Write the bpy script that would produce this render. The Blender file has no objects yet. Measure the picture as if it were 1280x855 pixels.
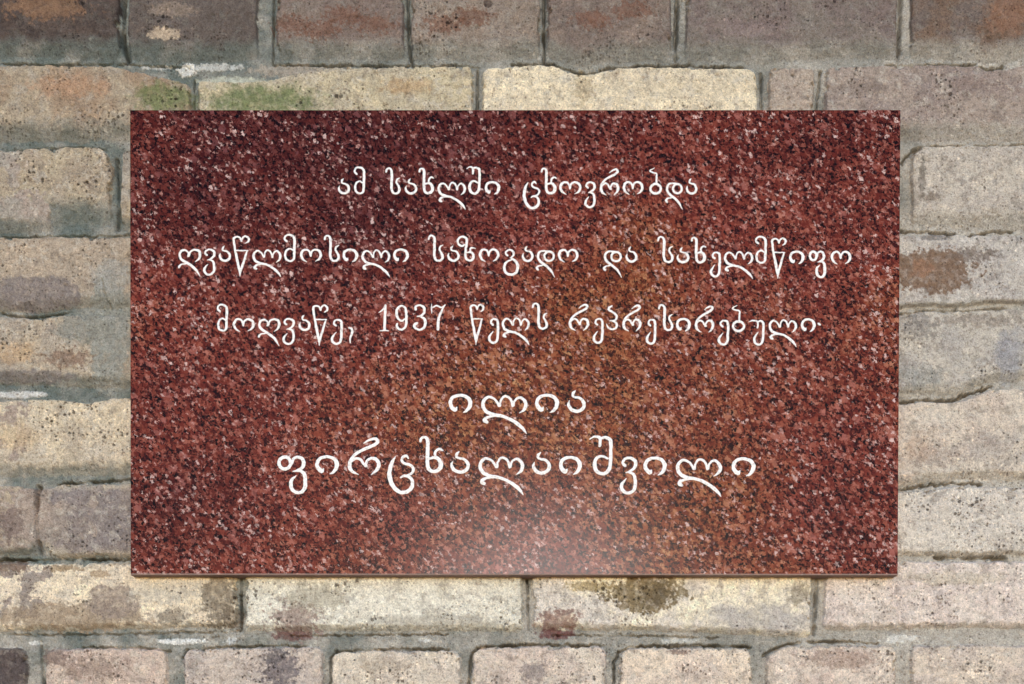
import bpy, math
import numpy as np

# ------------------------------------------------------------------ camera, sky, sun, exposure
SC = bpy.context.scene
COL = SC.collection
U = 0.6 / 962.0            # metres per photograph pixel on the plaque face
DIST = 1.0                 # camera to plaque face
FACE = 0.0115               # plaque face stands this far in front of the brick faces
VPX, VPY = 640.0, 990.0    # point the camera looks at squarely (photo pixels)
CZ = (427.5 - VPY) * U

cam = bpy.data.cameras.new('camera')
cam.sensor_width = 36.0
cam.lens = 36.0 * DIST / (1280 * U)
cam.shift_y = (VPY - 427.5) / 1280.0
cam.clip_start = 0.01
cam.clip_end = 500.0
cam_o = bpy.data.objects.new('camera', cam)
cam_o.location = ((VPX - 640) * U, -DIST, CZ)
cam_o.rotation_euler = (math.radians(90), 0, 0)
COL.objects.link(cam_o)
SC.camera = cam_o

SUN_EL, SUN_ROT = math.radians(6.4), math.radians(178.6)
w = bpy.data.worlds.new('World')
SC.world = w
w.use_nodes = True
wn = w.node_tree
bg = wn.nodes['Background']
sky = wn.nodes.new('ShaderNodeTexSky')
sky.sky_type = 'NISHITA'
sky.sun_disc = False
sky.sun_elevation = SUN_EL
sky.sun_rotation = SUN_ROT
sky.dust_density = 0.3
sky.ozone_density = 3.5
wn.links.new(sky.outputs['Color'], bg.inputs['Color'])
bg.inputs['Strength'].default_value = 0.15

sun = bpy.data.lights.new('sun', 'SUN')
sun.energy = 0.65
sun.angle = math.radians(11)
sun.color = (1.0, 0.955, 0.895)
sun_o = bpy.data.objects.new('sun', sun)
sdir = (-math.sin(SUN_ROT) * math.cos(SUN_EL) * -1, math.cos(SUN_ROT) * math.cos(SUN_EL), math.sin(SUN_EL))
from mathutils import Vector
sun_o.rotation_euler = Vector(sdir).to_track_quat('Z', 'Y').to_euler()
COL.objects.link(sun_o)

SC.view_settings.view_transform = 'Standard'
SC.view_settings.look = 'None'
SC.view_settings.gamma = 1.0
SC.view_settings.use_curve_mapping = False
SC.view_settings.exposure = 1.5

# ------------------------------------------------------------------ helpers
def wpt(px, py, depth):
    """photo pixel -> x, z on the plane `depth` metres behind the plaque face"""
    k = U * (DIST + depth) / DIST
    return (VPX - 640) * U + (px - VPX) * k, CZ - (py - VPY) * k

def lin(c):
    c = np.asarray(c, dtype=np.float64) / 255.0
    return np.where(c <= 0.04045, c / 12.92, ((c + 0.055) / 1.055) ** 2.4)

def sstep(a, b, x):
    t = np.clip((x - a) / (b - a), 0, 1)
    return t * t * (3 - 2 * t)

def _h(ix, iy, seed):
    n = (ix.astype(np.int64) * 374761393 + iy.astype(np.int64) * 668265263 + seed * 974711) & 0x7fffffff
    n = ((n ^ (n >> 13)) * 1274126177) & 0x7fffffff
    return ((n ^ (n >> 16)) & 0xffff) / 65535.0

def perlin(x, y, seed=0):
    ix, iy = np.floor(x), np.floor(y)
    fx, fy = x - ix, y - iy
    ix = ix.astype(np.int64); iy = iy.astype(np.int64)
    u = fx * fx * fx * (fx * (fx * 6 - 15) + 10)
    v = fy * fy * fy * (fy * (fy * 6 - 15) + 10)
    def g(ax, ay, dx, dy):
        a = _h(ax, ay, seed) * (2 * math.pi)
        return np.cos(a) * dx + np.sin(a) * dy
    n00 = g(ix, iy, fx, fy); n10 = g(ix + 1, iy, fx - 1, fy)
    n01 = g(ix, iy + 1, fx, fy - 1); n11 = g(ix + 1, iy + 1, fx - 1, fy - 1)
    return 1.5 * ((n00 * (1 - u) + n10 * u) * (1 - v) + (n01 * (1 - u) + n11 * u) * v)

def fbm(x, y, scale, octv=4, seed=0, gain=0.55):
    s, a, t, f = 0, 1.0, 0, 1.0 / scale
    for i in range(octv):
        s = s + a * perlin(x * f + 17.3 * i, y * f - 9.1 * i, seed + i * 31)
        t += a; a *= gain; f *= 2.03
    return s / t

def link_mesh(name, verts, faces, mat, parent=None, smooth=True):
    me = bpy.data.meshes.new(name)
    me.from_pydata(verts, [], faces)
    me.update()
    if smooth:
        me.polygons.foreach_set('use_smooth', [True] * len(me.polygons))
    me.materials.append(mat)
    o = bpy.data.objects.new(name, me)
    COL.objects.link(o)
    if parent: o.parent = parent
    return o

# ------------------------------------------------------------------ materials
class NT:
    def __init__(s, name):
        s.m = bpy.data.materials.new(name); s.m.use_nodes = True
        s.t = s.m.node_tree; s.b = s.t.nodes['Principled BSDF']
    def n(s, typ, **kw):
        q = s.t.nodes.new(typ)
        for k, v in kw.items():
            if k.startswith('i_'):
                q.inputs[k[2:].replace('_', ' ')].default_value = v
            else: setattr(q, k, v)
        return q
    def l(s, a, b): s.t.links.new(a, b)
    def ramp(s, fac, stops, interp='LINEAR'):
        r = s.n('ShaderNodeValToRGB'); r.color_ramp.interpolation = interp
        e = r.color_ramp.elements
        while len(e) < len(stops): e.new(0.5)
        for q, (p, c) in zip(e, stops): q.position = p; q.color = (*c, 1)
        s.l(fac, r.inputs['Fac']); return r.outputs['Color']
    def mix(s, fac, a, b, mode='MIX'):
        q = s.n('ShaderNodeMix', data_type='RGBA', blend_type=mode)
        for val, i in ((fac, 0), (a, 6), (b, 7)):
            if hasattr(val, 'links'): s.l(val, q.inputs[i])
            else: q.inputs[i].default_value = val if i == 0 else (*val, 1)
        return q.outputs[2]
    def math(s, op, a, b=0.0, clamp=False):
        q = s.n('ShaderNodeMath', operation=op, use_clamp=clamp)
        for val, i in ((a, 0), (b, 1)):
            if hasattr(val, 'links'): s.l(val, q.inputs[i])
            else: q.inputs[i].default_value = val
        return q.outputs[0]

def brick_material():
    g = NT('weathered_brick')
    at = g.n('ShaderNodeAttribute', attribute_name='Col')
    tc = g.n('ShaderNodeTexCoord').outputs['Object']
    n1 = g.n('ShaderNodeTexNoise', i_Scale=900.0, i_Detail=5.0, i_Roughness=0.7); g.l(tc, n1.inputs['Vector'])
    n2 = g.n('ShaderNodeTexNoise', i_Scale=260.0, i_Detail=6.0, i_Roughness=0.65); g.l(tc, n2.inputs['Vector'])
    v1 = g.ramp(n1.outputs['Fac'], [(0.3, (.42, .40, .38)), (0.5, (1, 1, 1)), (0.72, (1.46, 1.44, 1.41))])
    v2 = g.ramp(n2.outputs['Fac'], [(0.32, (.74, .72, .70)), (0.5, (1, 1, 1)), (0.68, (1.16, 1.16, 1.15))])
    c = g.mix(0.8, at.outputs['Color'], v1, 'MULTIPLY')
    c = g.mix(0.9, c, v2, 'MULTIPLY')
    sx = g.n('ShaderNodeSeparateXYZ'); g.l(tc, sx.inputs[0])
    cx = g.n('ShaderNodeCombineXYZ'); g.l(sx.outputs[0], cx.inputs[0]); g.l(sx.outputs[2], cx.inputs[1])
    clus = g.n('ShaderNodeTexNoise', i_Scale=38.0, i_Detail=3.0); g.l(tc, clus.inputs['Vector'])
    pitmask = None
    # open pores, soot grains, lime grains, pale grit
    for scale, thr, rad, colr, w_ in ((285.0, 0.70, 0.55, (.20, .18, .165), 0.7), (420.0, 0.58, 0.6, (.46, .42, .39), 0.4), (260.0, 0.62, 0.6, (1.42, 1.40, 1.36), 0.4), (520.0, 0.55, 0.6, (1.30, 1.28, 1.25), 0.3)):
        dv = g.n('ShaderNodeVectorMath', operation='ADD'); g.l(cx.outputs[0], dv.inputs[0])
        ds = g.n('ShaderNodeVectorMath', operation='SCALE'); g.l(n1.outputs['Color'], ds.inputs[0]); ds.inputs['Scale'].default_value = 0.9 / scale
        g.l(ds.outputs[0], dv.inputs[1])
        vo = g.n('ShaderNodeTexVoronoi', i_Scale=scale, voronoi_dimensions='2D'); g.l(dv.outputs[0], vo.inputs['Vector'])
        sp = g.n('ShaderNodeSeparateColor'); g.l(vo.outputs['Color'], sp.inputs[0])
        rnd_ = g.math('ADD', sp.outputs[0], g.math('MULTIPLY', g.math('SUBTRACT', clus.outputs['Fac'], 0.5), w_ * 2.2))
        rr_ = g.math('MULTIPLY', g.math('SUBTRACT', rnd_, thr + 0.14, True), rad * 2.0)
        f = g.math('MULTIPLY', g.math('SUBTRACT', rr_, vo.outputs['Distance']), 9.0, True)
        if pitmask is None: f = g.math('MULTIPLY', f, at.outputs['Alpha']); pitmask = f
        c = g.mix(g.math('MULTIPLY', f, 0.85), c, g.mix(1.0, c, colr, 'MULTIPLY'))
    g.l(c, g.b.inputs['Base Color'])
    g.b.inputs['Roughness'].default_value = 0.92
    g.b.inputs['Specular IOR Level'].default_value = 0.25
    s = g.math('SUBTRACT', g.math('ADD', n1.outputs['Fac'], g.math('MULTIPLY', n2.outputs['Fac'], 1.6)), g.math('MULTIPLY', pitmask, 1.2))
    bp = g.n('ShaderNodeBump', i_Strength=0.8, i_Distance=0.0014)
    g.l(s, bp.inputs['Height']); g.l(bp.outputs['Normal'], g.b.inputs['Normal'])
    return g.m

SHADE_GLOW_AT = (-0.63, 0.0, -1.68)  # noise offset: painted shade falls top left, painted warm reflection centre right
def granite_material(name, polished=True):
    g = NT(name)
    tc = g.n('ShaderNodeTexCoord').outputs['Object']
    dn = g.n('ShaderNodeTexNoise', i_Scale=480.0, i_Detail=4.0, i_Roughness=0.7); g.l(tc, dn.inputs['Vector'])
    off = g.n('ShaderNodeVectorMath', operation='SUBTRACT'); g.l(dn.outputs['Color'], off.inputs[0]); off.inputs[1].default_value = (.5, .5, .5)
    sc = g.n('ShaderNodeVectorMath', operation='SCALE'); g.l(off.outputs[0], sc.inputs[0]); sc.inputs['Scale'].default_value = 0.0064
    ad = g.n('ShaderNodeVectorMath', operation='ADD'); g.l(tc, ad.inputs[0]); g.l(sc.outputs[0], ad.inputs[1])
    mp = g.n('ShaderNodeMapping'); mp.vector_type = 'TEXTURE'; mp.inputs['Rotation'].default_value = (0, math.radians(42), 0); mp.inputs['Scale'].default_value = (1.3, 1.0, 0.8)
    g.l(ad.outputs[0], mp.inputs['Vector']); P = mp.outputs[0]
    def cells(scale):
        v = g.n('ShaderNodeTexVoronoi', i_Scale=scale); g.l(P, v.inputs['Vector'])
        sp = g.n('ShaderNodeSeparateColor'); g.l(v.outputs['Color'], sp.inputs[0])
        return sp.outputs
    a = cells(330.0); b = cells(640.0); d = cells(250.0); e_ = cells(470.0)
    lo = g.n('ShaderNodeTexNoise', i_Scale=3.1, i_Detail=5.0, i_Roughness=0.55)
    lm = g.n('ShaderNodeMapping'); lm.inputs['Location'].default_value = SHADE_GLOW_AT; g.l(tc, lm.inputs['Vector']); g.l(lm.outputs[0], lo.inputs['Vector'])
    base = g.ramp(a[0], [(0.0, (.009, .004, .005)), (0.13, (.026, .007, .008)), (0.30, (.075, .013, .011)), (0.55, (.130, .025, .017)),
                         (0.78, (.195, .048, .032)), (0.91, (.26, .090, .064)), (1.0, (.33, .145, .112))])
    fine = g.ramp(b[1], [(0.0, (.006, .004, .005)), (0.30, (.080, .016, .012)), (0.7, (.165, .042, .028)), (1.0, (.26, .095, .068))])
    c = g.mix(g.math('GREATER_THAN', b[0], 0.55), base, fine)
    shade_glow = g.ramp(lo.outputs['Fac'], [(0.33, (.50, .44, .54)), (0.50, (1.10, 1.0, .97)), (0.66, (1.28, 1.50, .92))])  # vignette shade and warm reflections put into the stone colour as broad noise
    # black mica, rose crystals and pale feldspar grains, each grain its own strength
    cl = g.n('ShaderNodeTexNoise', i_Scale=30.0, i_Detail=5.0, i_Roughness=0.7); g.l(tc, cl.inputs['Vector'])
    sh = g.math('MULTIPLY', g.math('SUBTRACT', cl.outputs['Fac'], 0.5), 0.40)
    c = g.mix(g.math('GREATER_THAN', g.math('SUBTRACT', b[2], sh), 0.885), c, (.006, .004, .005))
    va = g.math('ADD', 0.30, g.math('MULTIPLY', a[1], 0.70))
    vb = g.math('ADD', 0.25, g.math('MULTIPLY', a[2], 0.75))
    c = g.mix(g.math('MULTIPLY', g.math('GREATER_THAN', g.math('ADD', d[2], sh), 0.94), va), c, (.30, .115, .095))
    c = g.mix(1.0, c, shade_glow, 'MULTIPLY')
    c = g.mix(g.math('MULTIPLY', g.math('GREATER_THAN', g.math('ADD', b[1], sh), 0.952), va), c, (.43, .235, .205))
    c = g.mix(g.math('MULTIPLY', g.math('GREATER_THAN', g.math('ADD', e_[0], sh), 0.972), vb), c, (.60, .43, .40))
    if not polished:
        c = g.mix(0.62, c, (.42, .34, .32))
    g.l(c, g.b.inputs['Base Color'])
    g.b.inputs['Roughness'].default_value = 0.16 if polished else 0.75
    g.b.inputs['Specular IOR Level'].default_value = 0.06
    return g.m

def paint_material():
    g = NT('white_letter_paint')
    tc = g.n('ShaderNodeTexCoord').outputs['Object']
    n = g.n('ShaderNodeTexNoise', i_Scale=500.0, i_Detail=4.0); g.l(tc, n.inputs['Vector'])
    c = g.ramp(n.outputs['Fac'], [(0.3, (.56, .53, .52)), (0.5, (.82, .81, .80)), (0.8, (.88, .87, .87))])
    g.l(c, g.b.inputs['Base Color'])
    g.b.inputs['Roughness'].default_value = 0.6
    return g.m

M_BRICK = brick_material()
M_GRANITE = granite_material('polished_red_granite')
M_SAWN = granite_material('sawn_red_granite', False)
M_PAINT = paint_material()

# ------------------------------------------------------------------ the brick wall
def axis(lo, hi, far_lo, far_hi, step):
    c = list(np.arange(lo, hi + step * 0.5, step))
    a, s, left = lo, step, []
    while a > far_lo:
        s = min(s * 1.15, 7.0); a -= s; left.append(a)
    b, s, right = c[-1], step, []
    while b < far_hi:
        s = min(s * 1.15, 7.0); b += s; right.append(b)
    return np.array(left[::-1] + c + right)

GX = axis(-14, 1294, -640, 1920, 1.0)
GY = axis(-14, 869, -420, 1280, 1.0)
X, Y = np.meshgrid(GX, GY)

WX = X + 3.0 * fbm(X, Y, 46, 3, 1)
WY = Y + 2.4 * fbm(X, Y, 52, 3, 2)
JAG = fbm(X, Y, 11, 4, 3, 0.6)
MID = fbm(X, Y, 38, 4, 4)
BIG = fbm(X, Y, 120, 3, 5)
FINE = fbm(X, Y, 5, 3, 6)
MOT = fbm(X, Y, 17, 4, 7, 0.62)

DEP = 13.0                                   # depth of the joints behind the brick faces, px
# pointing mortar: blue-green grey
MCT = sstep(200, 720, X)[..., None]; MC0 = lin((106, 117, 113)) * (1 - MCT) + lin((138, 139, 132)) * MCT; MC1 = lin((184, 179, 169))
SIDE = 0.8 * sstep(900, 1250, X) + 0.35 * sstep(300, 850, Y)        # paler pointing to the right and below
t = sstep(-0.55, 0.75, MID + 0.5 * BIG + SIDE - 0.25)[..., None]
C = (MC0 * (1 - t) + MC1 * t) * (1 + 0.22 * fbm(X, Y, 9, 4, 71, 0.65) + 0.12 * FINE)[..., None]
H = -DEP * 0.62 + 1.1 * MID + 0.7 * FINE + 1.5 * fbm(X, Y, 9, 4, 72, 0.65)

def cv(p, x):
    if isinstance(p, (int, float)): return np.full(x.shape, float(p))
    xs, ys = zip(*p); return np.interp(x, xs, ys)

BM = np.zeros_like(X)
bseed = [100]
def brick(x0, y0, x1, y1, ca, cb, cut=0.0, r=9, wb=26, mw=24, ms=0.8, jag=2.2, edge=4.5, rim=0.0, low=0.35, pits=0.5, proud=0.0, rough=1.0, cbal=0.0, tex=1.0, tone=1.0):
    """one brick: top/bottom may be polylines; ca / cb two clay tones; wb width of the sloping struck joint at its foot;
    mw, ms how far and how strongly pointing mortar smears up over the foot"""
    bseed[0] += 1; sd = bseed[0]
    ymin = y0 if isinstance(y0, (int, float)) else min(q[1] for q in y0)
    ymax = y1 if isinstance(y1, (int, float)) else max(q[1] for q in y1)
    i0, i1 = np.searchsorted(GX, [x0 - 14, x1 + 14]); j0, j1 = np.searchsorted(GY, [ymin - 14, ymax + 14])
    if i1 <= i0 or j1 <= j0: return
    S = (slice(j0, j1), slice(i0, i1))
    x, y = WX[S], WY[S]
    rx, ry = X[S], Y[S]
    dl, dr = x - x0, x1 - x
    dt, db = y - cv(y0, rx), cv(y1, rx) - y
    dx, dy = np.minimum(dl, dr), np.minimum(dt, db)
    k = np.clip(r - dx, 0, None); q = np.clip(r - dy, 0, None)
    s = np.where((dx < r) & (dy < r), r - np.sqrt(k * k + q * q), np.minimum(dx, dy)) + jag * (JAG[S] - 0.1)
    s = s - 9 * sstep(0.16, 0.34, fbm(rx, ry, 19, 4, sd * 7 + 2, 0.65)) * np.exp(-np.clip(s, 0, None) / 7.0)
    mask = sstep(-0.3, 0.9, s)
    e = sstep(0, edge, s)
    foot = low + (1 - low) * sstep(0, wb, db + 3 * JAG[S])
    roll = 1 - 0.10 * np.exp(-np.clip(s, 0, None) / 9.0)
    n1 = fbm(rx, ry, 26, 4, sd * 7, 0.6)
    n2 = fbm(rx, ry, 60, 4, sd * 7 + 3)
    pit = sstep(0.34, 0.52, fbm(rx, ry, 7.5, 2, sd * 5 + 1)) * sstep(-0.15, 0.35, n2) * pits
    h = -DEP + DEP * e * foot * roll + proud + rough * (1.5 * n1 + 0.5 * FINE[S] + 0.8 * MOT[S] + 1.2 * n2) - 2.2 * pit
    take = h > H[S]
    # colour
    tt = sstep(-0.28, 0.28, n2 + 0.5 * n1 + cbal)[..., None]
    col = lin(ca) * (1 - tt) + lin(cb) * tt
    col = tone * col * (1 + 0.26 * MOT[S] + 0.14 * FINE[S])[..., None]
    n3 = fbm(rx, ry, 15, 5, sd * 7 + 5, 0.72); n4 = fbm(rx, ry, 21, 5, sd * 7 + 6, 0.7)
    ct = (sstep(0.10, 0.22, n3) * 0.42 * tex)[..., None]
    col = col * (1 - ct) + lin((206, 199, 186)) * min(1.0, tone * tone) * ct
    dk = (sstep(0.12, 0.26, n4) * 0.36 * tex)[..., None]
    col = col * (1 - dk) + lin((118, 106, 98)) * dk
    sp = (sstep(0.30, 0.42, fbm(rx, ry, 5.2, 2, sd * 5 + 9)) * sstep(-0.2, 0.3, n1) * 0.45 * tex)[..., None]
    col = col * (1 - sp) + lin((112, 88, 74)) * sp
    if rim > 0:
        rm = (sstep(15, 2, s + 9 * n1 + 5 * JAG[S]) * rim)[..., None]
        col = col * (1 - rm) + lin((196, 184, 164)) * rm
    col = col * (1 - 0.55 * pit)[..., None]
    mm = ((1 - sstep(mw * 0.55, mw * 1.15, db + 9 * n1 + 6 * JAG[S])) * ms)[..., None]
    mcol = (MC0[S] * (1 - t[S]) + MC1 * t[S]) * (1 + 0.2 * MOT[S])[..., None]
    col = col * (1 - mm) + mcol * mm
    m3 = (mask * np.where(take, 1, 0))[..., None]
    C[S] = C[S] * (1 - m3) + col * m3
    BM[S] = np.maximum(BM[S], m3[..., 0] * (1 - mm[..., 0])); H[S] = np.maximum(H[S], h)

AB = [(-700, 79), (0, 74), (60, 76), (150, 75), (235, 80), (340, 76), (520, 78), (575, 76), (600, 80), (640, 76), (690, 75), (712, 84), (724, 87),
      (742, 87), (762, 80), (800, 78), (850, 77), (930, 80), (950, 83), (1000, 78), (1120, 76), (1222, 76), (1232, 82), (1248, 81), (1280, 76), (2000, 78)]
def off(p, d): return [(a, b + d) for a, b in p]

GREY, TAN, PINK, CREAM, PURP = (172, 164, 152), (186, 170, 142), (178, 160, 146), (214, 198, 164), (150, 136, 130)
# rows outside the frame, above
import random
rnd = random.Random(4)
def filler(ya, yb, xa, xb, tones):
    x = xa
    while x < xb:
        wd = rnd.choice([165, 172, 260, 345, 355]) + rnd.uniform(-8, 8)
        brick(x, ya + rnd.uniform(-2, 2), x + wd, yb + rnd.uniform(-2, 2), rnd.choice(tones), rnd.choice(tones))
        x += wd + rnd.uniform(5, 14)
TONES = [GREY, TAN, PINK, PURP, (160, 148, 138)]
for k in range(4): filler(-330 + 83 * k - 20, -330 + 83 * (k + 1) - 26, -660, 1940, TONES)
# row A (top of the frame)
kw = dict(wb=30, mw=30, ms=0.85, low=0.3, r=4)
filler(-24, 78, -660, -180, TONES)
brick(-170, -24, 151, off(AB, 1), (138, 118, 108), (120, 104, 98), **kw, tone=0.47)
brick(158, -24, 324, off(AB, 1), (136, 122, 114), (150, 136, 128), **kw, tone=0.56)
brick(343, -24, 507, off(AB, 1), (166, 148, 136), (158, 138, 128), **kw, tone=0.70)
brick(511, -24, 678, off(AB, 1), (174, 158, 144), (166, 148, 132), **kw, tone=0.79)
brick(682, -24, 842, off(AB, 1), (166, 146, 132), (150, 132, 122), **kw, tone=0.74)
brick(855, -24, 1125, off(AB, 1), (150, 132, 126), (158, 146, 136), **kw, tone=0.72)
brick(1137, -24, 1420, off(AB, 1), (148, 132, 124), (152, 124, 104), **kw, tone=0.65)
filler(-24, 78, 1430, 1940, TONES)
# row B
kw = dict(wb=30, mw=32, ms=0.75, low=0.3)
filler(82, 178, -660, -120, TONES)
brick(-110, [(-110, 80), (120, 77), (150, 80), (190, 90), (238, 101)], 239, 181, (190, 173, 147), (182, 156, 128), jag=3.4, **kw, tone=0.88)
brick(245, [(245, 96), (280, 98), (320, 97), (345, 94), (372, 88), (400, 80), (590, 79)], 593, 181, (200, 186, 152), (186, 174, 148), jag=3.2, rim=0.2, **kw, tone=1.08)
brick(600, off(AB, 2), 950, 181, (216, 202, 172), (206, 192, 164), jag=2.4, r=13, **kw, tone=1.25)
brick(959, 80, 1021, 181, (186, 170, 152), (176, 160, 146), jag=2.4, r=7, pits=0.9, **kw, tone=1.05)
brick(1030, off(AB, 2), 1332, 181, (172, 156, 144), (158, 142, 134), jag=2.2, r=14, **kw, tone=1.00)
filler(82, 178, 1342, 1940, TONES)
# row C
filler(184, 292, -660, -150, TONES)
brick(-145, [(-145, 182), (0, 182), (6, 188), (14, 187), (22, 182), (60, 180), (67, 186), (74, 180), (140, 181)], 141, 293, (188, 172, 144), (178, 162, 140), r=26, wb=46, mw=48, ms=0.92, low=0.2, pits=0.9, jag=3.0, tone=1.00)
brick(148, 184, 330, 293, GREY, TAN, tone=1.00)
brick(1010, 182, 1128, [(1010, 288), (1130, 284)], GREY, PINK, tone=1.27)
brick(1138, [(1136, 180), (1280, 177)], 1430, [(1128, 287), (1180, 288), (1205, 293), (1240, 286), (1280, 290), (1500, 288)], (184, 175, 162), (174, 165, 154), r=16, wb=28, mw=26, low=0.3, tone=1.27)
filler(182, 288, 1440, 1940, TONES)
# row D
filler(295, 390, -660, -60, TONES)
brick(-50, 293, 300, [(-50, 391), (0, 390), (40, 394), (80, 389), (105, 386), (300, 388)], (188, 170, 148), (178, 162, 142), wb=18, mw=20, pits=0.8, jag=2.4, ms=0.6, tone=1.00)
brick(1000, 290, 1330, [(1000, 388), (1128, 387), (1150, 384), (1210, 384), (1280, 380)], (182, 176, 168), (174, 168, 162), wb=8, mw=9, jag=2.8, tone=1.27)
filler(292, 384, 1336, 1940, TONES)
# row E
filler(395, 486, -660, -80, TONES)
brick(-70, [(-70, 393), (0, 392), (40, 396), (80, 391), (120, 390)], 250, [(-70, 488), (0, 482), (60, 484), (100, 488)], (184, 168, 144), (174, 162, 146), wb=20, mw=20, jag=3.0, pits=0.7, tone=1.11)
brick(990, [(990, 391), (1128, 391), (1150, 386), (1280, 383)], 1500, [(1126, 500), (1150, 497), (1200, 496), (1220, 489), (1245, 480), (1300, 476)], (180, 173, 161), (168, 163, 157), wb=18, mw=18, jag=2.4, tone=1.27)
filler(388, 488, 1510, 1940, TONES)
# row F
filler(500, 598, -660, -80, TONES)
brick(-70, [(-70, 499), (0, 498), (55, 495), (80, 497), (105, 501), (122, 499), (140, 494), (200, 494)], 330, [(-70, 600), (80, 600), (160, 597)], (202, 186, 158), (192, 178, 156), wb=24, mw=22, low=0.3, jag=2.0, rough=0.8, tone=1.24)
brick(960, [(1126, 502), (1150, 499), (1200, 498), (1220, 491), (1245, 483), (1300, 480)], 1420, [(1126, 609), (1200, 602), (1280, 603)], (190, 179, 164), (182, 168, 154), wb=16, mw=14, ms=0.6, jag=2.0, tone=1.41)
filler(490, 603, 1430, 1940, TONES)
# row G
filler(606, 698, -660, -80, TONES)
brick(-74, 604, 42, 697, (186, 170, 144), (150, 134, 124), r=14, wb=14, mw=14, rim=0.5, jag=3.0, low=0.3, tone=1.13)
brick(53, [(50, 603), (100, 602), (170, 600)], 330, 699, (152, 140, 134), (146, 136, 134), r=24, wb=10, mw=6, ms=0.3, rim=0.95, jag=2.6, tone=1.00)
brick(940, [(1120, 612), (1200, 605), (1280, 606)], 1500, 697, (196, 188, 176), (188, 180, 170), wb=9, mw=8, ms=0.4, jag=1.8, pits=0.8, tone=1.37)
filler(606, 698, 1510, 1940, TONES)
# row H
kw = dict(wb=12, mw=10, ms=0.55, low=0.35)
filler(702, 794, -660, -60, TONES)
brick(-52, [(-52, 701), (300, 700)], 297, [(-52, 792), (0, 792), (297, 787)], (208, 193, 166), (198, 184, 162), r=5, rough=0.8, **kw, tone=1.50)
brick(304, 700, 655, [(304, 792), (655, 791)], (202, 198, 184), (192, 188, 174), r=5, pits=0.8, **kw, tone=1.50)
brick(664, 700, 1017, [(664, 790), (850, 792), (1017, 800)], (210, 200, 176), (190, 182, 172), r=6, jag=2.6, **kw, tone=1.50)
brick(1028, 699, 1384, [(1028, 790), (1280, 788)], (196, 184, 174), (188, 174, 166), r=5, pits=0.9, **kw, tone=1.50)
filler(702, 794, 1394, 1940, TONES)
# row I
kw = dict(r=15, wb=26, mw=20, ms=0.6, jag=2.4, edge=5.0)
filler(806, 902, -660, -140, TONES)
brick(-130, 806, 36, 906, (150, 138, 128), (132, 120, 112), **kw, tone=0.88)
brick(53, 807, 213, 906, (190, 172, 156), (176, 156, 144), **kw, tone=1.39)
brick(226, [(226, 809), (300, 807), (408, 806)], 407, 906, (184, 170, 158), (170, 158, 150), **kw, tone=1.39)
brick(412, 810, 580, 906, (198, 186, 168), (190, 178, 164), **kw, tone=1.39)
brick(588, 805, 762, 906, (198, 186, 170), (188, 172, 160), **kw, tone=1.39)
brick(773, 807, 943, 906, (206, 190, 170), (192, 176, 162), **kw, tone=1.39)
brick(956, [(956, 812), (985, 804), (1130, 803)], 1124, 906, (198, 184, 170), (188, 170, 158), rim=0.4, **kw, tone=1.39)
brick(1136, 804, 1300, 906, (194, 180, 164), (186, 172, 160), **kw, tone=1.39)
filler(804, 902, 1312, 1940, TONES)
for k in range(4): filler(912 + 92 * k, 996 + 92 * k, -660, 1940, TONES)

def stain(cx, cy, rx, ry, col, amt=0.9, amp=0.55, scale=14, seed=0, soft=0.35, rim=0, dh=0.0):
    """an irregular patch of another colour (moss, soot, burnt clay, flaked mortar)"""
    i0, i1 = np.searchsorted(GX, [cx - rx * 1.8, cx + rx * 1.8]); j0, j1 = np.searchsorted(GY, [cy - ry * 1.8, cy + ry * 1.8])
    S = (slice(j0, j1), slice(i0, i1)); x, y = X[S], Y[S]
    d = np.sqrt(((x - cx) / rx) ** 2 + ((y - cy) / ry) ** 2)
    m = sstep(0, soft * 0.7, 1 - d + 1.35 * amp * (fbm(x, y, scale, 5, 900 + seed, 0.72) + 0.35 * fbm(x, y, 4.5, 2, 950 + seed))) * amt
    m = m * (0.72 + 0.28 * sstep(-0.35, 0.1, fbm(x, y, 8, 3, 970 + seed)))
    cc = lin(col) * (1 + 0.3 * MOT[S] + 0.2 * FINE[S])[..., None]
    C[S] = C[S] * (1 - m[..., None]) + cc * m[..., None]
    if dh: H[S] += dh * m
# moss above the plaque
stain(205, 122, 50, 26, (114, 126, 76), .88, .5, 20, 1, .8)
stain(325, 126, 96, 26, (112, 126, 78), .9, .5, 22, 2, .8)
stain(290, 97, 50, 6, (200, 204, 186), .7, .6, 12, 3)
# top row
stain(205, 42, 22, 9, (196, 176, 150), .9, .5, 12, 4, .3)
stain(215, 12, 30, 10, (170, 150, 132), .5, .7, 10, 5)
stain(60, 10, 60, 18, (158, 118, 84), .6, .8, 18, 6, .6)
stain(1262, 18, 40, 30, (150, 108, 82), .7, .6, 22, 7, .7)
stain(610, 4, 6, 6, (62, 48, 44), .9, .2, 5, 8, .3, dh=-2)
for k, (cx, cy) in enumerate([(430, 20), (400, 38), (470, 30), (365, 30), (590, 20), (555, 30), (740, 24), (790, 12)]):
    stain(cx, cy, 26, 12, (128, 88, 68), .75, 1.1, 7, 10 + k, .3)
stain(940, 34, 60, 14, (152, 132, 128), .5, .8, 16, 20, .6)
# row B
stain(85, 108, 60, 18, (188, 146, 112), .7, .7, 20, 21, .8)
stain(505, 108, 40, 14, (200, 160, 104), .55, .6, 16, 22, .8)
stain(365, 84, 60, 9, (170, 160, 146), .8, .7, 10, 23)
stain(730, 112, 14, 26, (176, 156, 116), .5, .7, 10, 24, .5)
stain(1085, 108, 44, 11, (140, 124, 114), .7, .6, 16, 25, .7)
stain(1210, 104, 26, 12, (146, 126, 118), .6, .8, 12, 26, .6)
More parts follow.
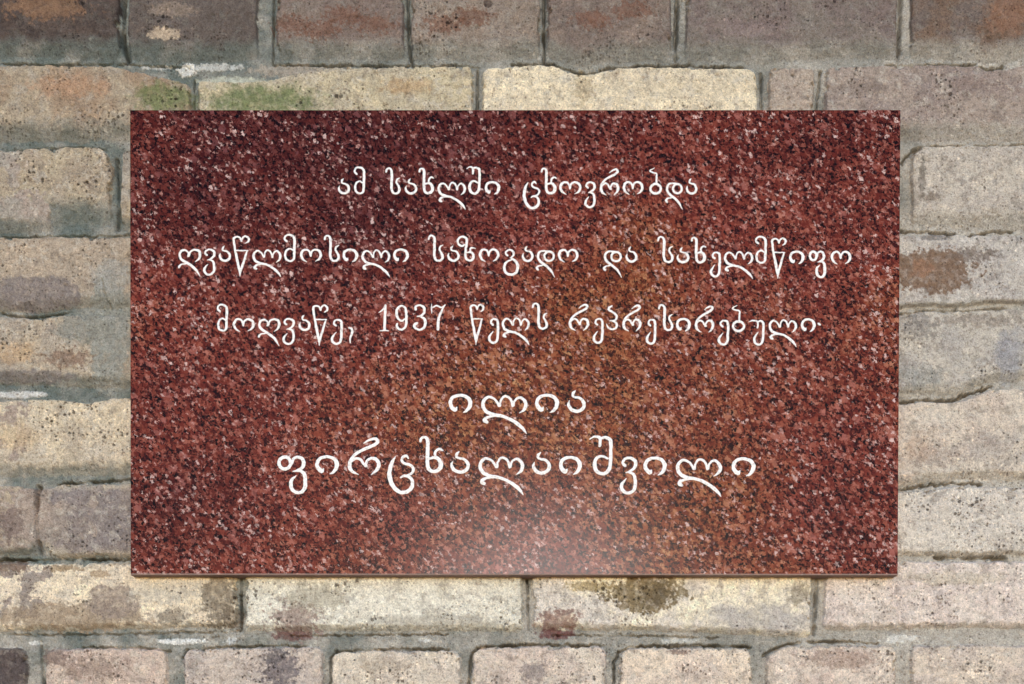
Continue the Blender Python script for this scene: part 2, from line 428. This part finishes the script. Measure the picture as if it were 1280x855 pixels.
# row C, D, E right
stain(1153, 222, 5, 26, (122, 114, 104), .8, .7, 9, 27)
stain(1166, 246, 10, 7, (126, 112, 98), .7, .6, 8, 28)
stain(1164, 338, 56, 30, (132, 104, 82), .95, .55, 20, 29, .22)
stain(1152, 336, 16, 12, (168, 124, 94), .7, .6, 10, 30)
stain(1215, 318, 34, 9, (128, 112, 100), .8, .9, 10, 31)
stain(1168, 296, 22, 6, (116, 110, 106), .7, .8, 9, 32)
stain(1262, 440, 24, 40, (142, 146, 158), .6, .6, 24, 33, .8)
stain(1150, 410, 26, 16, (120, 114, 108), .55, 1.1, 8, 34)
stain(1230, 400, 60, 9, (150, 138, 126), .7, 1.0, 10, 35)
stain(1150, 470, 40, 18, (150, 152, 148), .7, .6, 16, 36, .7)
# rows D, E left: mortar dragged across the bricks
stain(110, 376, 46, 17, (144, 134, 132), .0, .3, 16, 40)
stain(40, 366, 68, 24, (136, 126, 124), .85, .3, 24, 41, .35)
stain(136, 412, 30, 76, (152, 154, 146), .95, .35, 26, 42, .3, dh=1.2)
stain(105, 410, 44, 22, (148, 148, 138), .85, .45, 22, 43, .4, dh=.8)
stain(140, 345, 26, 22, (166, 164, 156), .8, .4, 18, 44, .3)
stain(86, 447, 30, 12, (140, 110, 90), .75, 1.1, 7, 45, .3)
stain(20, 440, 34, 18, (202, 164, 116), .6, .5, 20, 46, .8)
stain(40, 470, 60, 9, (130, 122, 120), .8, .5, 16, 47, .4)
# row F, G left
stain(20, 545, 40, 22, (212, 184, 140), .6, .5, 24, 48, .8)
stain(92, 548, 16, 34, (160, 146, 130), .45, .9, 12, 49, .6)
stain(14, 655, 18, 26, (128, 110, 104), .8, .6, 14, 50, .4)
# row F, G, H right
stain(1170, 570, 36, 16, (164, 148, 138), .6, 1.1, 8, 51)
stain(1240, 560, 40, 24, (158, 150, 146), .5, .8, 12, 52, .6)
stain(1148, 560, 26, 22, (196, 168, 142), .5, .6, 16, 53, .8)
# row H
stain(14, 707, 26, 9, (128, 104, 88), .85, .7, 9, 54)
stain(80, 710, 24, 5, (150, 122, 84), .8, .9, 7, 55)
stain(125, 717, 14, 6, (172, 142, 104), .7, .8, 7, 56)
stain(90, 770, 100, 20, (166, 146, 122), .9, .5, 16, 57, .35)
stain(140, 752, 36, 24, (158, 142, 130), .9, .4, 18, 58, .3)
stain(215, 770, 22, 12, (140, 130, 116), .85, .7, 9, 59)
stain(210, 738, 60, 22, (208, 200, 184), .7, .5, 20, 60, .6)
stain(272, 745, 22, 44, (136, 124, 106), .9, .7, 12, 61, .3)
stain(290, 772, 16, 16, (116, 102, 84), .8, .7, 9, 62)
stain(370, 775, 34, 24, (148, 120, 112), .75, 1.0, 9, 63)
stain(365, 793, 28, 7, (118, 84, 80), .85, .7, 9, 64)
stain(395, 745, 40, 20, (170, 162, 140), .6, .9, 10, 65)
stain(540, 776, 110, 9, (178, 172, 158), .7, .4, 14, 66, .6)
stain(806, 740, 50, 25, (136, 118, 82), .95, .65, 18, 67, .18, dh=-1.0)
stain(822, 742, 22, 16, (108, 92, 66), .7, .7, 10, 68)
stain(735, 733, 34, 7, (172, 152, 104), .8, .7, 10, 69)
stain(698, 776, 30, 15, (142, 100, 88), .8, .8, 10, 70)
stain(695, 792, 26, 7, (116, 74, 74), .9, .6, 10, 71)
stain(945, 772, 90, 22, (178, 172, 168), .7, .4, 30, 72, .7)
stain(1000, 742, 16, 16, (148, 136, 112), .7, .7, 12, 73)
stain(1190, 722, 80, 10, (200, 188, 164), .6, .5, 20, 74, .6)
# row I
stain(12, 838, 22, 28, (88, 76, 76), .9, .6, 12, 75)
stain(68, 822, 20, 12, (124, 102, 94), .75, .8, 10, 76)
stain(115, 835, 40, 16, (144, 122, 108), .6, 1.0, 10, 77)
stain(350, 838, 26, 26, (112, 104, 110), .85, .9, 9, 78)
stain(345, 820, 14, 10, (96, 90, 92), .7, .7, 7, 79)
stain(668, 840, 18, 16, (140, 128, 128), .7, .8, 10, 80)
stain(850, 815, 16, 4, (132, 108, 96), .8, .8, 7, 81)
stain(1050, 824, 60, 12, (164, 138, 122), .6, 1.0, 9, 82)
stain(480, 832, 34, 12, (176, 160, 140), .6, .8, 12, 83)

# splashes of white lime mortar
stain(232, 84, 13, 9, (232, 232, 226), .95, .6, 9, 90, .25, dh=2.0)
stain(270, 80, 34, 5, (208, 210, 206), .8, .8, 8, 91, .3, dh=1.0)
stain(195, 80, 20, 3, (214, 212, 204), .8, .8, 7, 92, .3)
stain(22, 491, 36, 5, (222, 222, 220), .85, .35, 12, 93, .25, dh=1.5)
stain(226, 801, 34, 4, (236, 238, 236), .95, .7, 7, 94, .25, dh=1.2)
stain(42, 803, 9, 3, (228, 230, 228), .9, .6, 6, 95, .3)
stain(288, 800, 10, 4, (206, 212, 216), .7, .8, 6, 96, .3)
stain(1126, 798, 26, 6, (222, 222, 216), .85, .8, 8, 97, .3, dh=1.0)
stain(850, 800, 26, 4, (216, 220, 216), .6, .8, 9, 98, .4)
stain(530, 799, 8, 3, (226, 228, 224), .8, .6, 6, 99, .3)

# open cracks between mortar and brick
def groove(pts, wd=1.2, dep=9.0, seed=0):
    dep *= 2.0; wd *= 1.12
    for (xa, ya), (xb, yb) in zip(pts[:-1], pts[1:]):
        i0, i1 = np.searchsorted(GX, [min(xa, xb) - 9, max(xa, xb) + 9]); j0, j1 = np.searchsorted(GY, [min(ya, yb) - 9, max(ya, yb) + 9])
        S = (slice(j0, j1), slice(i0, i1))
        if i1 <= i0 or j1 <= j0: continue
        x = X[S] + 2.0 * JAG[S]; y = Y[S] + 3.6 * JAG[S] + 2.2 * FINE[S]
        vx, vy = xb - xa, yb - ya; L = max(vx * vx + vy * vy, 1e-6)
        tt = np.clip(((x - xa) * vx + (y - ya) * vy) / L, 0, 1)
        d = np.hypot(x - xa - tt * vx, y - ya - tt * vy)
        GR[S] = np.maximum(GR[S], dep * GV[S] * np.exp(-(d / (0.62 * wd * (0.7 + 0.5 * GV[S]))) ** 2))
GR = np.zeros_like(H)
GV = 0.25 + 0.85 * sstep(-0.35, 0.15, fbm(X, Y, 34, 3, 61))
groove(off(AB, 1.0)[1:5], 1.0, 8); groove([(340, 77), (520, 78.5), (575, 77), (600, 81)], 1.1, 9)
groove([(640, 77), (690, 76), (712, 84), (724, 88), (742, 88), (762, 81), (800, 79), (850, 78), (930, 81)], 1.4, 11)
groove([(1110, 77.5), (1222, 77)], 1.1, 9); groove([(1228, 82), (1248, 82), (1256, 79)], 1.4, 10)
groove([(153, -20), (152, 50), (158, 72)], 2.6, 10); groove([(341, -20), (340, 76)], 1.3, 9); groove([(509, -20), (510, 50), (515, 77)], 1.6, 10)
groove([(680, -20), (680, 76)], 1.8, 12); groove([(848, -20), (845, 70)], 2.6, 10); groove([(1129, -20), (1125, 76)], 2.6, 8)
groove([(597, 84), (596, 136)], 1.6, 8); groove([(241, 98), (241, 136)], 1.2, 6); groove([(953, 88), (953, 140)], 2.0, 6); groove([(1027, 84), (1022, 138)], 1.4, 6)
groove([(1129, 200), (1138, 190), (1150, 182)], 1.3, 8); groove([(1150, 181), (1200, 179), (1300, 177)], 1.0, 6)
groove([(1128, 286), (1150, 287), (1180, 288), (1205, 293), (1225, 291), (1240, 286), (1268, 287)], 1.3, 11)
groove([(1126, 392), (1150, 386), (1210, 386), (1260, 382)], 1.1, 8)
groove([(1125, 502), (1150, 498.5), (1197, 497.5), (1205, 493), (1222, 489), (1242, 480)], 1.3, 12)
groove([(1125, 610), (1160, 605), (1198, 602), (1230, 604)], 1.1, 10)
groove([(1172, 696), (1260, 697)], 2.4, 10)
groove([(-20, 698), (60, 699), (100, 697), (164, 698)], 1.6, 12); groove([(70, 604), (110, 601), (164, 598)], 1.2, 9)
groove([(0, 293), (80, 293), (164, 292)], 1.0, 6); groove([(-20, 183), (0, 186), (100, 180), (130, 184)], 1.0, 6)
groove([(0, 390), (30, 394), (50, 393), (85, 388)], 1.2, 7)
groove([(128, 350), (132, 372), (138, 384)], 0.9, 3); groove([(300, 722), (300, 786)], 1.6, 9); groove([(659, 724), (661, 786)], 1.8, 12); groove([(1023, 724), (1019, 792)], 2.4, 8)
groove([(0, 793), (150, 792), (300, 788)], 1.0, 6); groove([(100, 808), (190, 810), (212, 814)], 1.1, 8)
groove([(226, 822), (232, 812), (300, 807), (380, 807)], 1.1, 8); groove([(412, 860), (412, 822), (420, 813), (500, 811), (560, 811)], 1.2, 9)
groove([(586, 862), (588, 820), (596, 809), (650, 805), (756, 806)], 1.4, 11); groove([(768, 862), (768, 828), (774, 814), (786, 808), (860, 806), (940, 808)], 1.5, 11)
groove([(955, 818), (980, 806), (1002, 802)], 1.4, 9); groove([(1012, 802), (1060, 801), (1100, 804)], 1.3, 10)
groove([(362, 794), (450, 793), (560, 792)], 0.9, 7); groove([(690, 793), (800, 794), (900, 796)], 0.9, 5); groove([(48, 800), (52, 862)], 2.0, 6)
groove([(47, 608), (45, 660), (51, 694)], 3.0, 7); groove([(144, 196), (147, 240), (146, 284)], 2.4, 5)
H -= GR

def wall_mesh():
    kx = U * (DIST + FACE)
    ny, nx = X.shape
    vx = (VPX - 640) * U + (X - VPX) * kx
    vz = CZ - (Y - VPY) * kx
    vy = FACE - H * U
    hole = (X > 185) & (X < 1103) & (Y > 160) & (Y < 692)
    border = np.zeros_like(hole); border[0] = border[-1] = True; border[:, 0] = border[:, -1] = True
    vy = np.where(border, 0.25, vy)
    idx = -np.ones(X.shape, dtype=np.int64); idx[~hole] = np.arange((~hole).sum())
    co = np.stack([vx, vy, vz], -1)[~hole]
    q = np.stack([idx[:-1, :-1], idx[1:, :-1], idx[1:, 1:], idx[:-1, 1:]], -1).reshape(-1, 4)
    q = q[(q >= 0).all(1)]
    me = bpy.data.meshes.new('brick_wall')
    me.vertices.add(len(co)); me.vertices.foreach_set('co', co.astype(np.float32).ravel())
    me.loops.add(len(q) * 4); me.loops.foreach_set('vertex_index', q.astype(np.int32).ravel())
    me.polygons.add(len(q)); me.polygons.foreach_set('loop_start', np.arange(0, len(q) * 4, 4, dtype=np.int32))
    me.polygons.foreach_set('use_smooth', np.ones(len(q), dtype=bool))
    me.update(calc_edges=True)
    ca = me.color_attributes.new('Col', 'FLOAT_COLOR', 'POINT')
    rgba = np.ones((len(co), 4), dtype=np.float32); CC = np.clip(C[~hole], 0.004, 0.95); lum = CC @ np.array([.25, .65, .10]); CC = lum[:, None] + (CC - lum[:, None]) * SAT; rgba[:, :3] = CC * ALB; rgba[:, 3] = BM[~hole]
    ca.data.foreach_set('color', rgba.ravel())
    me.materials.append(M_BRICK)
    o = bpy.data.objects.new('brick_wall', me); COL.objects.link(o)
    return o
ALB, SAT = 0.89, 0.86
wall = wall_mesh()
wall['label'] = 'weathered beige and grey brick wall with smeared mortar joints behind the plaque'
wall['category'] = 'wall'

# ------------------------------------------------------------------ the granite plaque
plaque = bpy.data.objects.new('memorial_plaque', None)
plaque.location = (0, 0, 0)
plaque['label'] = 'polished red granite plaque with five lines of white Georgian lettering'
plaque['category'] = 'plaque'
COL.objects.link(plaque)

def slab():
    # outline on the face, px
    O = [(162.2, 137.2), (1126.0, 137.0), (1122.5, 719.0), (163.0, 718.6)]
    def ring(inset_t, inset_s, inset_b, y):
        r = []
        for (px, py), (sx, sy) in zip(O, ((1, 1), (-1, 1), (-1, -1), (1, -1))):
            a = px + sx * inset_s; b = py + (inset_t if sy > 0 else -inset_b)
            x, z = wpt(a, b, 0.0); r.append((x, y, z))
        return r
    rings = [ring(0.9, 0.9, 1.7, 0.0), ring(0.3, 0.3, 0.5, 0.0004), ring(0, 0, 0, 0.0012), ring(0, 0, 0, 0.021)]
    v = [p for r in rings for p in r]
    f = [(0, 3, 2, 1)]
    mats = [0]
    for k in range(3):
        for i in range(4):
            j = (i + 1) % 4
            f.append((k * 4 + i, k * 4 + j, (k + 1) * 4 + j, (k + 1) * 4 + i))
            mats.append(1 if i == 2 or k == 2 else 0)
    f.append((12, 13, 14, 15)); mats.append(1)
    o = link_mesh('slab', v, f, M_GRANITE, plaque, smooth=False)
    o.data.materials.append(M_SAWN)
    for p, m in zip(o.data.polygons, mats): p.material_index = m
    import bmesh
    bm = bmesh.new(); bm.from_mesh(o.data); bmesh.ops.recalc_face_normals(bm, faces=bm.faces); bm.to_mesh(o.data); bm.free()
    return o
slab()

# lettering: pen strokes (x, y, width), baseline, scale
def circ(cx, cy, rx, ry, w):
    return [(cx + rx * math.sin(a), cy - ry * math.cos(a), w) for a in [2 * math.pi * k / 14 for k in range(15)]]
S1, S4, S5, S6 = 10.667, 8.96, 14.93, 8.53
G = {
'ა': (S4, 278, [[(1082,96,12),(1068,112,30),(1062,135,26),(1085,149,24),(1122,156,28),(1152,192,36),(1146,234,36),(1100,260,34),(1050,246,36),(1026,208,32),(1034,176,10)]]),
'ი': (S5, 578, [[(632,498,26),(612,528,72),(566,490,70),(550,424,62),(590,358,58),(680,335,52),(770,362,62),(810,425,74),(800,490,66),(762,540,48),(722,562,18)]]),
'ლ': (S4, 268, [[(468,206,26),(454,178,26),(425,148,24),(385,136,28),(350,162,34),(340,205,36),(365,250,38),(420,276,36),(500,290,32),(570,320,34),(635,365,38),(670,400,28),(688,428,8)],
        [(478,205,24),(482,168,22),(500,138,24),(525,130,26),(555,146,26),(571,178,26),(578,207,26)],
        [(585,205,22),(592,172,22),(612,148,24),(640,140,28),(672,165,34),(683,200,36),(668,238,30),(632,264,8)],
        [(440,284,26),(395,292,26),(362,307,34),(354,325,42),(372,336,34)]]),
'ო': (S1, 418, [[(672,408,14),(622,372,38),(600,315,46),(620,262,42),(665,245,36),(705,270,34),(722,328,34)],
        [(722,328,32),(735,275,34),(780,245,36),(835,265,44),(855,320,46),(835,370,38),(785,402,12)]]),
'რ': (7.47, 338, [[(612,128,10),(645,108,20),(685,98,26),(703,116,32),(680,140,28),(610,170,27),(550,206,25),(520,250,30),(518,290,34),(536,318,26),(574,337,8)],
        [(528,248,20),(560,229,22),(592,240,23),(612,268,23),(628,280,23)],
        [(620,280,23),(634,246,22),(660,229,24),(695,239,31),(710,270,33),(698,305,28),(662,337,9)]]),
'ს': (S1, 408, [[(62,96,36),(70,66,34),(103,50,32),(134,78,42),(140,140,46),(138,220,46),(135,300,46),(150,365,42),(190,387,36),(234,370,42),(246,322,44),(226,276,36),(206,240,34),(215,200,32),(248,180,16)]]),
'ხ': (S5, 558, [[(690,118,50),(702,80,46),(745,65,46),(785,102,62),(788,200,66),(785,300,66),(785,420,66),(810,500,66),(875,524,60),(945,490,74),(964,420,76),(930,356,64),(870,336,50),(805,352,44)],
        [(892,332,44),(885,285,46),(905,245,46),(945,225,44),(988,240,30)]]),
'შ': (S6, 395, [[(1078,116,10),(1112,97,20),(1150,103,30),(1158,130,30),(1155,166,28)],
        [(1158,112,24),(1198,102,30),(1235,122,36),(1240,180,34),(1238,260,34),(1232,330,36),(1210,366,36),(1175,380,32),(1132,360,36),(1115,310,38),(1130,262,32),(1170,245,26),(1215,262,22)]]),
'ც': (S5, 558, [[(364,322,16),(325,390,54),(295,470,70),(285,560,74),(305,660,74),(360,750,70),(440,798,62),(530,785,68),(588,720,66),(590,640,58),(545,592,50),(480,580,44),(438,600,30)],
        [(540,345,26),(508,312,50),(462,332,48),(452,378,46),(490,414,46),(560,432,48),(605,480,50),(590,538,46),(530,570,40),(470,576,34)]]),
'ვ': (S1, 412, [[(955,312,40),(935,286,34),(955,250,32),(1000,240,34),(1045,270,44),(1045,320,42),(1010,360,32),(965,380,16)],
        [(985,374,26),(1030,395,38),(1045,450,42),(1045,510,42),(1020,560,38),(970,574,36),(930,540,44),(928,490,40),(968,436,12)]]),
'ბ': (S1, 435, [circ(1103,350,68,64,42), [(1084,72,8),(1028,112,28),(1070,135,28),(1115,150,28),(1115,200,32),(1112,280,32)]]),
'დ': (S1, 408, [circ(702,322,62,62,38), [(700,258,28),(640,252,30),(590,258,34),(560,292,40),(560,350,42),(600,405,42),(670,455,42),(730,520,38),(774,598,8)],
        [(615,442,26),(570,450,28),(542,476,42),(556,502,34)]]),
'ღ': (S1, 425, [[(745,340,34),(748,295,30),(710,262,32),(660,275,40),(640,330,42),(665,385,44),(730,430,46),(800,480,46),(855,540,40),(892,608,8)],
        [(755,338,34),(775,285,32),(820,255,34),(880,272,44),(895,325,48),(880,375,38),(834,416,12)],
        [(715,445,24),(670,450,24),(640,470,36),(634,488,38)]]),
'წ': (S1, 412, [[(930,122,34),(910,80,32),(870,70,32),(832,92,40),(835,150,40),(848,240,38),(868,340,44),(890,440,46),(905,520,38),(913,597,8)],
        [(930,122,28),(950,80,30),(985,62,32),(1025,90,38),(1020,130,34),(985,154,16)],
        [(855,252,26),(930,252,24),(1014,254,18)], [(1005,256,26),(985,320,36),(960,400,40),(930,490,40),(914,592,8)]]),
'ზ': (S1, 398, [[(555,165,30),(505,180,36),(460,150,40),(452,105,38),(480,68,36),(520,58,36),(570,80,42),(578,140,42),(565,210,40),(558,290,42),(570,350,42),(615,375,38),(665,350,44),(665,295,42),(635,264,36),(585,268,24)],
        [(630,258,32),(625,225,32),(650,205,32),(694,214,16)]]),
'გ': (S1, 408, [[(152,312,40),(128,285,34),(150,250,32),(195,240,32),(230,265,40),(232,305,36),(198,350,26)],
        [(192,345,24),(240,375,40),(280,420,48),(285,490,50),(255,550,46),(195,568,44),(130,540,46),(110,475,48),(135,405,38),(205,374,24)]]),
'ე': (S1, 412, [[(350,332,38),(325,307,38),(335,270,32),(375,255,32),(415,277,42),(422,340,44),(420,430,44),(415,515,44),(395,560,40),(350,574,38),(308,545,44),(305,490,42),(354,420,12)]]),
'ფ': (S5, 578, [circ(115,415,78,80,60), [(212,420,44),(230,362,46),(285,335,48),(350,362,58),(370,430,66),(340,485,56),(280,515,42),(226,528,20)],
        [(262,522,34),(330,522,48),(380,570,64),(390,650,68),(385,740,66),(345,800,58),(280,810,54),(215,770,64),(195,690,64),(215,630,50),(268,586,14)]]),
'უ': (S1, 432, [[(222,290,10),(270,274,26),(330,280,30),(345,312,32),(340,368,28)],
        [(338,296,24),(382,275,32),(418,310,42),(418,400,42),(415,500,42),(400,565,38),(355,594,36),(305,565,42),(298,500,40),(348,428,12)]]),
'პ': (S1, 410, [[(645,76,18),(608,98,40),(600,132,38),(650,160,36),(695,200,42),(700,240,38),(675,272,32),(614,276,20)],
        [(640,275,26),(690,300,38),(705,340,40),(685,378,36),(640,390,32),(595,370,34),(570,320,12)]]),
'მ': (S1, 435, [[(102,152,38),(76,125,34),(85,85,32),(125,65,32),(180,85,40),(200,130,44),(198,220,44),(195,320,44),(190,385,40),(150,414,34),(100,395,38),(82,340,40),(95,280,36),(140,250,30),(190,278,24)]]),
'1': (S1, 425, [[(186,78,40),(180,200,46),(175,340,46),(170,405,46)], [(92,172,12),(140,142,26),(182,84,24)], [(104,416,16),(170,410,26),(232,416,16)]]),
'9': (S1, 422, [[(448,250,26),(390,280,32),(338,235,44),(326,160,46),(350,98,38),(400,80,32),(445,112,40),(458,190,42),(458,280,44),(450,350,42),(410,394,38),(355,388,38),(328,350,42),(334,322,34)]]),
'3': (S1, 408, [[(578,112,50),(582,76,40),(640,60,34),(693,92,46),(695,150,46),(660,195,36),(600,212,20)],
        [(640,206,30),(695,240,44),(712,300,48),(690,360,46),(630,388,36),(572,362,40),(562,322,54),(596,300,40)]]),
'7': (S1, 408, [[(796,50,12),(792,100,26),(796,168,12)], [(798,98,22),(860,66,30),(920,92,28),(972,58,18)], [(966,60,20),(930,130,34),(895,210,44),(880,300,50),(878,382,50)]]),
',': (S1, 425, [[(925,376,34),(962,398,42),(962,450,42),(936,510,32),(936,575,22)]]),
'.': (S1, 425, [[(0,310,40),(10,316,44),(24,322,30)]]),
}
BASE = {1: [(420, 243.8), (880, 243.9)],
        2: [(222, 328), (470, 328.3), (590, 327.8), (700, 328.5), (790, 329), (880, 330.2), (1064, 331)],
        3: [(270, 415.4), (340, 414.9), (375, 414.5), (500, 414.4), (690, 412.8), (760, 413.4), (830, 414.6), (925, 415.7), (1020, 415.5)],
        4: [(550, 516.9), (740, 516.9)],
        5: [(345, 594.2), (540, 592.6), (620, 593.6), (760, 594.8), (945, 596.4)]}
LINES = [
 (1, 'ა', 422, 438), (1, 'მ', 441.7, 457.2), (1, 'ს', 481.1, 501.2), (1, 'ა', 505.5, 521.9), (1, 'ხ', 522.8, 543), (1, 'ლ', 546.7, 582.8), (1, 'შ', 582.8, 601.1), (1, 'ი', 605.5, 625.9),
 (1, 'ც', 653, 675.5), (1, 'ხ', 675.5, 696.1), (1, 'ო', 698.4, 727.5), (1, 'ვ', 729.8, 745.3), (1, 'რ', 749.5, 774.5), (1, 'ო', 777.8, 805), (1, 'ბ', 811.1, 828), (1, 'დ', 830.8, 853.8), (1, 'ა', 857, 872),
 (2, 'ღ', 222, 252.5), (2, 'ვ', 253, 270.3), (2, 'ა', 273.1, 289.1), (2, 'წ', 290, 313), (2, 'ლ', 315.2, 352.2), (2, 'მ', 354.1, 370.5), (2, 'ო', 374.2, 403.3), (2, 'ს', 404.2, 425.3), (2, 'ი', 427.7, 448.3), (2, 'ლ', 451.6, 488.1), (2, 'ი', 491, 511.6),
 (2, 'ს', 534.2, 555.3), (2, 'ა', 558.6, 575), (2, 'ზ', 570.3, 594.7), (2, 'ო', 598, 624.7), (2, 'გ', 628, 649.5), (2, 'ა', 651.9, 667.3), (2, 'დ', 669.2, 694), (2, 'ო', 696.9, 723.6),
 (2, 'დ', 753, 777.8), (2, 'ა', 781.6, 797), (2, 'ს', 821, 842.5), (2, 'ა', 845.3, 862.2), (2, 'ხ', 863.3, 883), (2, 'ე', 886.7, 901.7), (2, 'ლ', 904.5, 942), (2, 'მ', 943.4, 959.4), (2, 'წ', 963.4, 983.6), (2, 'ი', 986, 1006), (2, 'ფ', 1010.8, 1032.8), (2, 'ო', 1038, 1064.7),
 (3, 'მ', 270.6, 285.6), (3, 'ო', 290.3, 318.9), (3, 'ღ', 321.7, 351.3), (3, 'ვ', 352.2, 369.5), (3, 'ა', 373, 388.4), (3, 'წ', 389.8, 411), (3, 'ე', 412.8, 429.2), (3, ',', 435.2, 442.3),
 (3, '1', 473, 486.6), (3, '9', 493.6, 510), (3, '3', 515.6, 533.9), (3, '7', 538.1, 557.3), (3, 'წ', 586.6, 605.8), (3, 'ე', 609.5, 624.5), (3, 'ლ', 626.9, 662.5), (3, 'ს', 664.4, 685.5),
 (3, 'რ', 710.6, 736.9), (3, 'ე', 740.2, 755.2), (3, 'პ', 757.5, 773), (3, 'რ', 777.7, 802), (3, 'ე', 806.7, 820.8), (3, 'ს', 822.3, 842), (3, 'ი', 844.6, 864), (3, 'რ', 868.3, 893.1), (3, 'ე', 896.4, 912.3), (3, 'ბ', 914.2, 932), (3, 'უ', 935.6, 956.3), (3, 'ლ', 960.5, 996.6), (3, 'ი', 1000.8, 1020), (3, '.', 1022, 1026),
 (4, 'ი', 560, 591.4), (4, 'ლ', 600.8, 660), (4, 'ი', 668, 700), (4, 'ა', 708, 733),
 (5, 'ფ', 346, 384.8), (5, 'ი', 393.3, 424.7), (5, 'რ', 433.8, 476.5), (5, 'ც', 483.4, 519), (5, 'ხ', 523.3, 554.7), (5, 'ა', 562, 588.2), (5, 'ლ', 597.4, 656), (5, 'ა', 664.2, 689.6), (5, 'ი', 698.1, 728.2), (5, 'შ', 736.4, 766.4), (5, 'ვ', 773.6, 797.8), (5, 'ი', 803.7, 834.3), (5, 'ლ', 844.2, 903.2), (5, 'ი', 913.6, 945.4),
]
def spline(p):
    p = [np.array(q, float) for q in p]
    if np.linalg.norm(p[0][:2] - p[-1][:2]) < 1e-6: ext = [p[-2]] + p + [p[1]]
    else: ext = [2 * p[0] - p[1]] + p + [2 * p[-1] - p[-2]]
    out = []
    for a, b, c, d in zip(ext, ext[1:], ext[2:], ext[3:]):
        for k in range(4):
            t = k / 4
            out.append(0.5 * (2 * b + (c - a) * t + (2 * a - 5 * b + 4 * c - d) * t * t + (3 * b - a - 3 * c + d) * t ** 3))
    out.append(p[-1])
    return out

def letter(line, ch, x0, x1):
    unit, base, strokes = G[ch]
    big = 1.4 if line >= 4 else 1.0
    bl = float(np.interp((x0 + x1) / 2, *zip(*BASE[line])))
    sps = [spline(s) for s in strokes]
    lo = min(q[0] - q[2] / 2 for s in sps for q in s); hi = max(q[0] + q[2] / 2 for s in sps for q in s)
    sx = (x1 - x0) / (hi - lo)
    rr = random.Random(int(x0 * 10 + line))
    V, F = [], []
    CS = [(-1.0, -0.00005), (-0.72, 0.00013), (0.0, 0.00022), (0.72, 0.00013), (1.0, -0.00005)]
    for si, s in enumerate(sps):
        pts = [np.array((x0 + (q[0] - lo) * sx, bl + (q[1] - base) / unit * big)) for q in s]
        ws = [max(q[2] / unit * big * WFAC, 0.9) * rr.uniform(0.92, 1.08) for q in s]
        n = len(pts)
        tang = []
        for k in range(n):
            a, b = pts[max(k - 1, 0)], pts[min(k + 1, n - 1)]
            tv = b - a; tang.append(tv / max(np.hypot(*tv), 1e-9))
        closed = np.hypot(*(pts[0] - pts[-1])) < 1e-6
        rings = [(pts[k], tang[k], ws[k]) for k in range(n)]
        if not closed:
            cap0 = [(pts[0] - tang[0] * ws[0] / 2 * math.sin(a), tang[0], ws[0] * math.cos(a)) for a in (1.5, 1.1, 0.6)]
            cap1 = [(pts[-1] + tang[-1] * ws[-1] / 2 * math.sin(a), tang[-1], ws[-1] * math.cos(a)) for a in (0.6, 1.1, 1.5)]
            rings = cap0 + rings + cap1
        b0 = len(V)
        for p, tv, wd in rings:
            p = p + np.array((rr.gauss(0, 0.13), rr.gauss(0, 0.13)))
            nx_, ny_ = -tv[1], tv[0]
            for o_, h_ in CS:
                px, py = p[0] + nx_ * o_ * wd / 2, p[1] + ny_ * o_ * wd / 2
                x, z = wpt(px, py, 0.0)
                V.append((x, -(h_ + si * 0.000012) if h_ > 0 else -h_, z))
        m = len(CS)
        for k in range(len(rings) - 1):
            for j in range(m - 1):
                a = b0 + k * m + j
                F.append((a, a + 1, a + m + 1, a + m))
    nm = 'digit' if ch in '1937' else 'comma' if ch == ',' else 'full_stop' if ch == '.' else 'letter'
    o = link_mesh(nm, V, F, M_PAINT, plaque)
    return o
WFAC = 0.82
for L in LINES: letter(*L)
